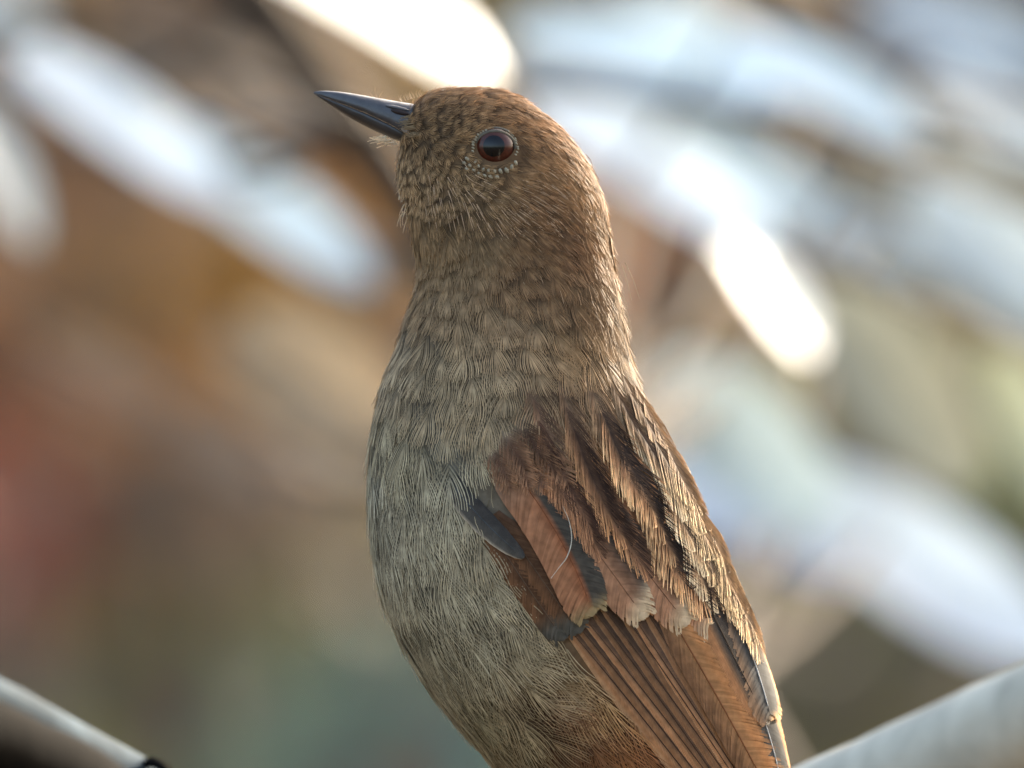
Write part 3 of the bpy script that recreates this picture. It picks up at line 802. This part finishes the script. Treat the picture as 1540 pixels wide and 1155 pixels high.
mandible('lower_mandible', None, tom2, under, hwid, False)
def ellipsoid(c, r, rot=0.0, n=10, m=8):
    V = []
    for i in range(m + 1):
        a = math.pi * i / m
        for j in range(n):
            b = 2 * math.pi * j / n
            x, y, z = r[0] * math.cos(a), r[1] * math.sin(a) * math.cos(b), r[2] * math.sin(a) * math.sin(b)
            V.append((c[0] + x * math.cos(rot) - z * math.sin(rot), c[1] + y, c[2] + x * math.sin(rot) + z * math.cos(rot)))
    return np.array(V), [tuple(f) for f in grid_faces(n, m + 1, True)]
def bill_y(x, y):
    zt = np.interp(x, *zip(*culmen)); zb = np.interp(x, *zip(*tom)); w = np.interp(x, *zip(*hwid))
    s = np.clip((zb - y) / (zb - zt), 0, 1)
    return -w * math.sqrt(max(0, 1 - s ** (2 / 0.75)))
V, F = ellipsoid(ip(602, 169.5, bill_y(602, 169.5) + 1.5), (15, 5, 4.6), -0.26); mesh_obj('nostril', W(V), F, M_nostril, beak)
V, F = ellipsoid(ip(598, 163, bill_y(598, 163) + 1.0), (19, 4.5, 3.6), -0.22); mesh_obj('nostril_flap', W(V), F, M_bill, beak)
V, F = ellipsoid(ip(616, 201, bill_y(612, 196) - 2), (15, 7, 4.2), -0.55); mesh_obj('gape', W(V), F, M_gape, beak)

# ---- eye
ey = float(front_y(np.array([EYE[0] - 770]), np.array([577.5 - EYE[1]]), np.array([0.0]))[0])
eyeN = np.array([-0.08, -1.0, 0.10]); eyeN /= np.linalg.norm(eyeN)
eyeC = np.array([EYE[0] - 770, ey + 17.0, 577.5 - EYE[1]])
eR = 32.0
ex = np.cross(np.array([0, 0, 1.0]), eyeN); ex /= np.linalg.norm(ex); ez = np.cross(eyeN, ex)
def eye_zone(a0, a1, r, n=48, m=10, shift=(0, 0)):
    V = []
    for i in range(m + 1):
        a = a0 + (a1 - a0) * i / m
        for j in range(n):
            b = 2 * math.pi * j / n
            q = eyeN * math.cos(a) + (ex * math.cos(b) + ez * math.sin(b)) * math.sin(a)
            V.append(eyeC + q * r)
    return np.array(V), [tuple(f) for f in grid_faces(n, m + 1, True)]
eye = empty('eye', (0, 0, 0), bird)
V, F = eye_zone(0.001, 0.53, eR + 0.15); mesh_obj('pupil', W(V), F, M_pupil, eye)
V, F = eye_zone(0.525, 1.08, eR); mesh_obj('iris', W(V), F, M_iris, eye)
V, F = eye_zone(1.07, 2.6, eR + 0.1); mesh_obj('eyeball', W(V), F, M_pupil, eye)
# eyelids: a soft oval rim
def oval_ring(rx, rz, rad, dep, seed):
    an = np.linspace(0, 2 * np.pi, 64, endpoint=False); V = []
    for a in an:
        c = np.array([EYE[0] - 770 + rx * math.cos(a), 0, 577.5 - EYE[1] + rz * math.sin(a)])
        rr = math.hypot(rx * math.cos(a), rz * math.sin(a))
        c[1] = eyeC[1] - math.sqrt(max(eR * eR - rr * rr, 30.0)) + dep
        out = np.array([math.cos(a), 0, math.sin(a)])
        r = rad * (0.85 + 0.3 * vnoise(np.array([[a * 4, seed]]))[0])
        for j in range(8):
            b = 2 * math.pi * j / 8
            V.append(c + (out * math.cos(b) + np.array([0, 1, 0]) * math.sin(b)) * r)
    F = [(i * 8 + j, i * 8 + (j + 1) % 8, ((i + 1) % 64) * 8 + (j + 1) % 8, ((i + 1) % 64) * 8 + j) for i in range(64) for j in range(8)]
    return np.array(V), F
V, F = oval_ring(29.5, 25.0, 3.0, 1.0, 3.3); mesh_obj('eyelid', W(V), F, M_lid, eye)
V, F = oval_ring(33.0, 28.5, 3.6, 6.5, 7.7); mesh_obj('eyelid', W(V), F, M_lid, eye)
beads = [(715, 244), (720, 251), (727, 256), (735, 257.5), (744, 259), (753, 258.5), (762, 257), (770, 252), (776, 246), (703, 240), (707, 250), (713, 257), (721, 262), (729, 265), (738, 267), (748, 267.5), (698, 246), (702, 255)]
beads += [(745 + 33.5 * math.cos(a_) + random.uniform(-1, 1), 223.5 + 29.5 * math.sin(a_) + random.uniform(-1, 1)) for a_ in np.linspace(-3.3, 0.35, 26)]
for k, (x, y) in enumerate(beads):
    yy = float(front_y(np.array([x - 770.0]), np.array([577.5 - y]), np.array([4.0]))[0])
    rr = (3.6 if 4 <= k <= 8 else 3.0) * random.uniform(.85, 1.1) if k < 9 else (random.uniform(2.6, 3.6) if k < 18 else random.uniform(1.8, 2.6))
    V, F = ellipsoid(ip(x, y, yy - .5), (rr * 1.15, rr * .6, rr * .8), random.uniform(.9, 2.2) if k < 9 else -0.6, 8, 6)
    V = V + rng.normal(0, rr * .10, V.shape)
    mesh_obj('eyelid_bead', W(V), F, M_bead, eye)

# ---- large feathers
def feather(name, parent, base, tip, hw, colf, off0, off1, bend=0.0, mode='barb', nb=34, slant=0.22, camber=5.0, tipround=0.35, basew=0.25, hwr=None, gap=0.86, shaft=(90, 70, 55), jitter=0.05, ragged=0.04):
    """A feather from base to tip (photo pixels) lying on the body.  u=+1 is its lower left edge, u=-1 the upper right one."""
    base = np.array(base, float); tip = np.array(tip, float)
    ax = tip - base; L = np.linalg.norm(ax); d = ax / L; s = np.array([-d[1], d[0]])
    hwr = hw if hwr is None else hwr
    rv = rng
    def mapf(u, v, extra=0.0, wv=None):
        c = base[None] + ax[None] * v[:, None] + s[None] * (bend * L * 4 * v * (1 - v))[:, None]
        v_ = v
        v = v if wv is None else wv
        w = np.where(v < 1 - tipround, np.minimum(1, (basew + v / 0.35)), np.sqrt(np.maximum(0, 1 - ((v - (1 - tipround)) / tipround) ** 2)))
        w = np.minimum(w, np.minimum(1, basew + v / 0.35)) * np.where(u > 0, hw, hwr)
        v = v_
        p = c + s[None] * (u * w)[:, None]
        off = 0.6 * (off0 + (off1 - off0) * np.clip(v, 0, 1.1) - camber * u * u) + 0.6 + extra
        off = np.maximum(off, 0.5)
        X = p[:, 0] - 770; Z = 577.5 - p[:, 1]
        Y = front_y(X, Z, off)
        P = np.stack([X, Y, Z], 1)
        out_ = Y > -6
        if out_.any():                                    # past the outline: lie on the back instead of sticking out
            P[out_] = project(np.stack([X, Y - 6, Z], 1)[out_], off[out_])[0]
        return P
    Vs, Fs, Cs, UVs = [], [], [], []
    n0 = 0
    if mode in ('vane', 'both'):
        nu, nv = 15, 34
        uu, vv = np.meshgrid(np.linspace(-1, 1, nu), 1 - (1 - np.linspace(0, 1, nv)) ** 1.4)
        u = uu.ravel(); v = vv.ravel()
        jag = np.tile(1 - ragged * 0.6 * rv.random(nu) * (0.3 + np.abs(np.linspace(-1, 1, nu))), nv)
        P = mapf(u * (1 + 0.05 * (np.repeat(rv.random(nv), nu) - .5) * np.abs(u)), np.minimum(v * jag, 0.998), -1.2 if mode == 'both' else 0.0)
        Vs.append(P); Cs.append(lin(colf(u, v)) * rv.uniform(0.94, 1.06, (len(u), 1)))
        UVs.append(np.stack([u * 0.5 + 0.5, v * L / 3.2 - np.abs(u) * hw / 3.2 * 1.2], 1))
        Fs.append(grid_faces(nu, nv)); n0 += len(P)
    if mode in ('barb', 'both'):
        k = np.linspace(0, 1, 6)
        v0 = np.linspace(0.0, 0.93, nb)
        for sd in (-1, 1):
            jj = rv.normal(0, jitter, nb)[:, None] * k[None]
            ln = np.where(rv.random(nb) < (0.02 if mode == 'both' else 0.08), rv.uniform(.7, .9, nb), 1 + (rv.random(nb) - 1) * ragged * (1.2 if mode == 'both' else 2.4) * np.clip((v0 - (0.55 if mode == 'both' else 0)) * 5, 0, 1))[:, None]
            u = sd * k[None] ** 0.92 * ln + 0 * jj
            v = v0[:, None] + slant * k[None] ** 1.15 * (1 - 0.55 * v0[:, None]) + jj * 0.15
            v = v * (1 - ragged * rv.random(nb)[:, None] * k[None])
            wv = None
            if True:
                wv = np.repeat(np.minimum(v0 * 0.92 + 0.30 * slant, 0.975), 6)
                v = np.minimum(v, 1.06 if mode == 'barb' else 1.0)
                if mode == 'both': wv = np.minimum(0.5 * (wv + np.minimum(v.ravel(), 0.985)), 0.985)
            dv = 0.93 / nb * gap * (1 - (0.35 if mode == 'barb' else 0.0) * k[None] ** 2) * 0.5 * (1.25 if mode == 'both' else 1.0)
            ex = rv.uniform(-1, 1, nb)[:, None] * (0.5 + 6 * ragged * k[None])
            cj = rv.uniform(0.82, 1.18, nb)[:, None] * np.ones((1, 6))
            A = mapf(u.ravel(), np.maximum(v - dv, 0).ravel(), (ex + .25).ravel(), wv).reshape(nb, 6, 3)
            B = mapf(u.ravel(), np.minimum(v + dv, 1.08 if mode == 'barb' else 1.03).ravel(), (ex - .25).ravel(), wv).reshape(nb, 6, 3)
            V = np.stack([A, B], 2).reshape(-1, 3)
            st = ((np.arange(nb) * 12)[:, None] + np.arange(5)[None] * 2).ravel() + n0
            Fs.append(np.stack([st, st + 1, st + 3, st + 2], 1)); n0 += len(V)
            cc = lin(colf(u.ravel(), v.ravel())) * cj.ravel()[:, None]
            Vs.append(V); Cs.append(np.repeat(cc, 2, 0)); UVs.append(np.zeros((len(V), 2)))
    if shaft is not None:
        v = np.repeat(np.linspace(0.0, 0.88, 14), 3); u = np.tile(np.array([-1, 0, 1]) * 0.8 / max(hw, 1), 14)
        P = mapf(u, v, np.tile(np.array([0.5, 1.3, 0.5]), 14))
        Vs.append(P); Cs.append(np.tile(lin(shaft), (len(P), 1))); UVs.append(np.zeros((len(P), 2)))
        Fs.append(grid_faces(3, 14) + n0); n0 += len(P)
    return mesh_obj(name, W(np.concatenate(Vs)), np.concatenate(Fs), M_vane if mode == 'vane' else M_barbed, parent, np.concatenate(Cs), np.concatenate(UVs))

def mixc(a, b, t):
    t = np.clip(t, 0, 1)[:, None]
    return np.array(a, float)[None] * (1 - t) + np.array(b, float)[None] * t
def blend(base, b, t):
    t = np.clip(t, 0, 1)[:, None]
    return base * (1 - t) + np.array(b, float)[None] * t

wing = empty('wing', (0, 0, 0), bird)
# flight feathers, lowest first
NF = 10
for i in range(NF):
    t = i / (NF - 1)
    b = (832 + 168 * t + random.uniform(-4, 4), 915 - 10 * t); e = (1178 + 20 * t + random.uniform(-6, 6), 1352 - 95 * t)
    tone = random.uniform(.82, 1.12)
    def cf(u, v, t=t, tone=tone):
        c = mixc((108, 80, 60), (154, 118, 86), (u - .05) / .35)
        c = blend(c, (134, 92, 62), np.exp(-((u - .45) / .2) ** 2) * .8)
        c = blend(c, (74, 56, 44), (0.0 - u) / .25)
        return c * tone
    feather('flight_feather', wing, b, e, 19, cf, 6 + i * 1.2, 8 + i * 1.5, bend=-0.012 + 0.012 * t + random.uniform(-.003, .003), mode='vane', camber=3.5, tipround=.25, shaft=(60, 42, 32), hwr=24)
# inner flight feathers on top: broad chestnut, then slate with buff fringes
def c_chest(u, v):
    c = mixc((146, 108, 74), (120, 88, 64), (u + .2) / .9)
    c = blend(c, (60, 46, 38), (-.70 - u) / .15)
    c = blend(c, (176, 120, 76), np.exp(-((u + .45) / .2) ** 2) * .6)
    return c
feather('tertial_feather', wing, (972, 868), (1176, 1230), 27, c_chest, 20, 34, bend=-0.01, mode='both', nb=110, slant=.16, gap=1.1, jitter=.015, camber=5, tipround=.22, hwr=46, shaft=(110, 70, 46))
def c_dark2(u, v):
    c = mixc((52, 46, 42), (150, 104, 68), (u - .2) / .4)
    return blend(c, (196, 150, 104), (-.75 - u) / .2)
feather('tertial_feather', wing, (1035, 850), (1155, 1090), 26, c_dark2, 22, 32, mode='vane', camber=4, tipround=.3, shaft=(60, 46, 36))
def c_slate(u, v):
    c = mixc((62, 64, 66), (140, 112, 88), (u - .22) / .5)
    c = blend(c, (40, 43, 47), np.exp(-((u + .3) / .3) ** 2))
    c = blend(c, (178, 130, 84), (-.62 - u) / .12)
    return blend(c, (170, 130, 88), (v - .92) / .06 * np.clip(.6 - u, 0, 1))
feather('tertial_feather', wing, (1092, 895), (1160, 1084), 30, c_slate, 26, 36, bend=-0.03, mode='both', nb=70, slant=.22, gap=1.6, jitter=.012, camber=6, tipround=.3, hwr=26, shaft=(176, 178, 178), ragged=.03)
feather('tertial_feather', wing, (1118, 1010), (1178, 1200), 34, c_slate, 22, 30, bend=-0.04, mode='both', nb=70, slant=.22, gap=1.6, jitter=.012, camber=6, tipround=.26, hwr=24, shaft=(186, 188, 188), ragged=.03)
# primary coverts
def c_pcov(u, v):
    c = mixc((84, 60, 44), (112, 78, 54), (u + .1) / .6)
    return blend(c, (82, 78, 70), (v - .78) / .12)
feather('covert_feather', wing, (716, 762), (850, 962), 22, c_pcov, 8, 18, bend=0.01, mode='both', nb=70, slant=.2, gap=1.1, jitter=.02, ragged=.05, camber=4, tipround=.2, hwr=26)
feather('covert_feather', wing, (745, 770), (872, 952), 24, c_pcov, 10, 21, mode='both', nb=70, slant=.2, gap=1.1, jitter=.02, ragged=.05, camber=4, tipround=.22, hwr=28)
# greater coverts with pale tips
def c_gcov(u, v):
    c = mixc((112, 84, 66), (160, 118, 90), (u + .35) / .4)
    c = blend(c, (74, 66, 60), (-.55 - u) / .2)
    c = blend(c, (134, 92, 66), (.35 - v) / .25 * .6)
    return blend(c, (186, 164, 134), (v - .84 - .05 * u) / .10)
feather('covert_feather', wing, (918, 760), (1074, 950), 36, c_gcov, 13, 26, bend=-.02, basew=.7, mode='both', nb=70, slant=.22, gap=1.1, jitter=.015, ragged=.03, camber=5, tipround=.3, shaft=(104, 76, 58))
feather('covert_feather', wing, (864, 735), (1034, 940), 36, c_gcov, 16, 30, bend=-.015, basew=.7, mode='both', nb=70, slant=.22, gap=1.1, jitter=.025, camber=6, tipround=.3, shaft=(120, 86, 66), ragged=.035)
feather('covert_feather', wing, (812, 725), (970, 930), 35, c_gcov, 19, 34, bend=-.015, basew=.7, mode='both', nb=70, slant=.22, gap=1.1, jitter=.025, camber=6, tipround=.3, shaft=(120, 86, 66), ragged=.035)
# the big covert with rufous outer and slate inner web
def c_two(u, v):
    c = mixc((72, 67, 60), (158, 110, 80), (u + .22) / .22)
    c = blend(c, (126, 72, 46), np.exp(-((u - .05) / .16) ** 2) * .7 * np.clip(v * 2, 0, 1))
    c = blend(c, (146, 118, 98), (.30 - v) / .22)
    return blend(c, (150, 128, 92), (v - .90) / .08)
feather('covert_feather', wing, (758, 690), (893, 925), 42, c_two, 14, 38, bend=-.05, basew=.6, mode='both', nb=80, slant=.2, camber=6, tipround=.22, hwr=34, gap=1.5, shaft=(120, 74, 50), jitter=.012)
# alula
def c_alula(u, v):
    c = mixc((60, 56, 52), (84, 79, 72), (u + .5) / 1.2)
    return blend(c, (176, 160, 136), (u - .80) / .12)
feather('alula_feather', wing, (676, 722), (789, 838), 20, c_alula, 4, 26, bend=.03, mode='vane', camber=4, tipround=.6, basew=.8, hwr=17, shaft=(70, 74, 76))
# lesser coverts along the bend
def c_less(u, v):
    c = mixc((112, 80, 60), (158, 118, 88), np.abs(u) * .8 + (v - .6))
    c = blend(c, (74, 53, 42), np.exp(-(u / .35) ** 2) * .6)
    return blend(c, (138, 122, 102), (.55 - v) / .3)
for (x, y, l) in ((744, 628, 92), (770, 610, 98), (728, 652, 84), (754, 650, 88), (790, 628, 98), (782, 664, 84), (812, 650, 92), (762, 676, 70), (738, 680, 66)):
    feather('lesser_covert', wing, (x, y), (x + l * random.uniform(.42, .55), y + l * .86), random.uniform(20, 26), (lambda u, v, q=random.uniform(.8, 1.1): c_less(u, v) * q), -8, 38 + random.uniform(0, 6), mode='barb', nb=44, slant=.45, camber=3, tipround=.6, basew=.5, shaft=None, gap=1.0, jitter=.07, ragged=.14)
# a stray white-edged filament curling over the slate web
fp = [(846, 760), (856, 785), (859, 812), (852, 836), (840, 852), (828, 868)]
fpts = []
for (x, y) in fp:
    yy = float(front_y(np.array([x - 770.0]), np.array([577.5 - y]), np.array([25.0]))[0]); fpts.append(np.array([x - 770.0, yy, 577.5 - y]))
V, F = tube(bez(fpts, 24), np.concatenate([np.linspace(.3, .85, 14), np.linspace(.8, .3, 10)]), 6)
mesh_obj('loose_barb', W(V), F, M_barbed, wing, np.tile(lin((190, 184, 168)), (len(V), 1)))

# ---- mantle and scapular feathers in streaked columns
def mantle_col(buff, chest, dk, pale):
    def f(u, v):
        c = mixc(chest, buff, (u - .35) / .4)                       # outer (lower left) web, paler to its edge
        c = blend(c, dk, (.08 - u) / .45)                            # inner web dark
        c = blend(c, chest, (-.72 - u) / .2)
        c = blend(c, dk, np.exp(-(u / .22) ** 2) * np.clip(1.25 - v, 0, .9))
        return blend(c, buff, pale * np.clip((v - .84) / .12, 0, 1) * np.clip((u + .45) / .5, 0, 1))
    return f
COLS = [  # path, widths of the left and right web, colours, step, length
    ([(792, 570), (812, 640), (836, 705), (862, 755)], 24, 26, mantle_col((182, 134, 98), (140, 102, 76), (66, 48, 40), .3), 36, 112),
    ([(836, 565), (860, 640), (888, 712), (924, 778)], 25, 28, mantle_col((192, 146, 104), (142, 104, 76), (54, 41, 35), .5), 36, 118),
    ([(878, 562), (914, 640), (953, 715), (988, 785), (1012, 832)], 32, 34, mantle_col((216, 178, 134), (156, 116, 84), (38, 32, 30), .5), 38, 120),
    ([(912, 560), (955, 640), (1000, 718), (1032, 792), (1058, 852)], 23, 20, mantle_col((240, 222, 188), (176, 144, 110), (58, 48, 44), .5), 38, 118),  # from here on the pale edges also paint sun on the tips
    ([(934, 560), (974, 640), (1021, 724), (1054, 800), (1086, 872)], 20, 18, mantle_col((226, 202, 164), (160, 132, 102), (74, 62, 54), .5), 38, 112),
    ([(948, 566), (992, 650), (1038, 736), (1074, 816), (1108, 900)], 17, 16, mantle_col((220, 196, 156), (170, 142, 112), (104, 88, 74), .5), 36, 104),
    ([(956, 580), (1002, 670), (1050, 766), (1086, 846), (1116, 916)], 15, 14, mantle_col((222, 198, 158), (176, 148, 116), (140, 116, 92), .5), 36, 100),
]
for ci, (path, hw, hwr, cf, step, ln) in enumerate(COLS):
    q = bez(path, 200); seg = np.linalg.norm(np.diff(q, axis=0), axis=1); cum = np.concatenate([[0], np.cumsum(seg)])
    s0 = (ci % 2) * step * .5 - 10
    while s0 < cum[-1] - 20:
        j = int(np.searchsorted(cum, max(s0, 0) + 1)); j2 = min(j + 40, 199); j = max(0, min(j, j2 - 4))
        dd = (q[j2] - q[j]) / np.linalg.norm(q[j2] - q[j])
        a = random.gauss(0.0, .04); dd = np.array([dd[0] * math.cos(a) - dd[1] * math.sin(a), dd[0] * math.sin(a) + dd[1] * math.cos(a)])
        b = q[j] + np.array([random.uniform(-2, 2), random.uniform(-3, 3)])
        g = min(1.0, .72 + max(s0, 0) / 300)
        l = ln * random.uniform(.9, 1.15) * g; h = random.uniform(.95, 1.15) * g
        tone = random.uniform(1.0, 1.2) * (1.0 if ci < 3 else .9)
        feather('mantle_feather', bird, b, b + dd * l, hw * h, (lambda u, v, cf=cf, tone=tone, fade=max(0, .8 - max(s0, 0) / 75): np.clip(blend(cf(u, v), (122, 100, 80), fade * np.ones(len(u))) * tone, 0, 250)),
                2 + ci * 1.0 + 20 * min(1, max(s0, 0) / 110), (11 if ci < 3 else 9) + ci * 1.0 + 24 * min(1, max(s0, 0) / 110) + random.uniform(0, 2),
                bend=random.uniform(-.025, .025), mode='barb', nb=36, slant=.62, camber=2.5, tipround=.75, hwr=hwr * h, shaft=None, jitter=(.12 if ci < 3 else .07), gap=.95, ragged=(.15 if ci < 3 else .09))
        s0 += step * random.uniform(.85, 1.15)

# the other side of the bird carries the same wing and back feathers
wing2 = empty('wing', (0, 0, 0), bird); wing2.scale = (1, -1, 1)
for o in list(wing.children):
    c = o.copy(); col.objects.link(c); c.parent = wing2
for o in [o for o in bird.children if o.name.startswith('mantle_feather')]:
    c = o.copy(); col.objects.link(c); c.parent = bird; c.scale = (1, -1, 1)
eye2 = empty('eye', (0, 0, 0), bird); eye2.scale = (1, -1, 1)
for o in list(eye.children):
    c = o.copy(); col.objects.link(c); c.parent = eye2

# ---- tail, legs and toes (below the frame)
for k in range(10):
    s = (k - 4.5) / 4.5
    pts = []
    V = []; nu, nv = 5, 14
    b0 = np.array([1125 - 770.0, 14 * s, 577.5 - 1400.0]); e0 = np.array([1330 - 770.0, 70 * s, 577.5 - 1960.0 + 40 * abs(s)])
    for i in range(nv):
        t = i / (nv - 1); c = b0 + (e0 - b0) * t; w = 34 * min(1, .4 + t * 2) * math.sqrt(max(0, 1 - max(0, (t - .85) / .15) ** 2)) + .5
        for j in range(nu):
            u = j / (nu - 1) * 2 - 1
            V.append(c + np.array([4 * abs(s) - 2 * u * u - k * .0, u * w, (1 - abs(s)) * 3]) + np.array([-(4.5 - abs(k - 4.5)) * 1.6, 0, 0]))
    cc = lin(mixc((74, 56, 44), (104, 80, 60), np.tile(np.abs(np.linspace(-1, 1, nu)), nv)))
    uvs = np.stack([np.tile(np.linspace(0, 1, nu), nv), np.repeat(np.arange(nv) * 12.0, nu)], 1)
    mesh_obj('tail_feather', W(np.array(V)), grid_faces(nu, nv), M_vane, bird, cc, uvs)
for sgn in (-1, 1):
    hip = ip(870, 1200, 70 * sgn); ank = ip(905, 1285, 62 * sgn); foot = ip(855, 1338, 50 * sgn)
    leg = mesh_obj('leg', *(lambda r: (W(r[0]), r[1]))(tube(bez([hip, ank, foot], 14), np.linspace(13, 8, 14), 8, .15, 3)), M_leg, bird)
    for (dx, dy, dz) in ((-75, -10, -28), (-70, 18, -26), (-62, 40, -30), (55, 5, -34)):
        tp = [foot + np.array([0, 0, 2]), foot + np.array([dx * .5, dy * sgn * .5, 6 if dx < 0 else 4]), foot + np.array([dx, dy * sgn, dz])]
        V, F = tube(bez(tp, 9), np.linspace(7, 3.0, 9), 7, .2, 4)
        mesh_obj('toe', W(V), F, M_leg, leg)
print('feathers', len(FB), 'tris', sum(len(o.data.loops) - 2 * len(o.data.polygons) for o in scene.objects if o.type == 'MESH'))
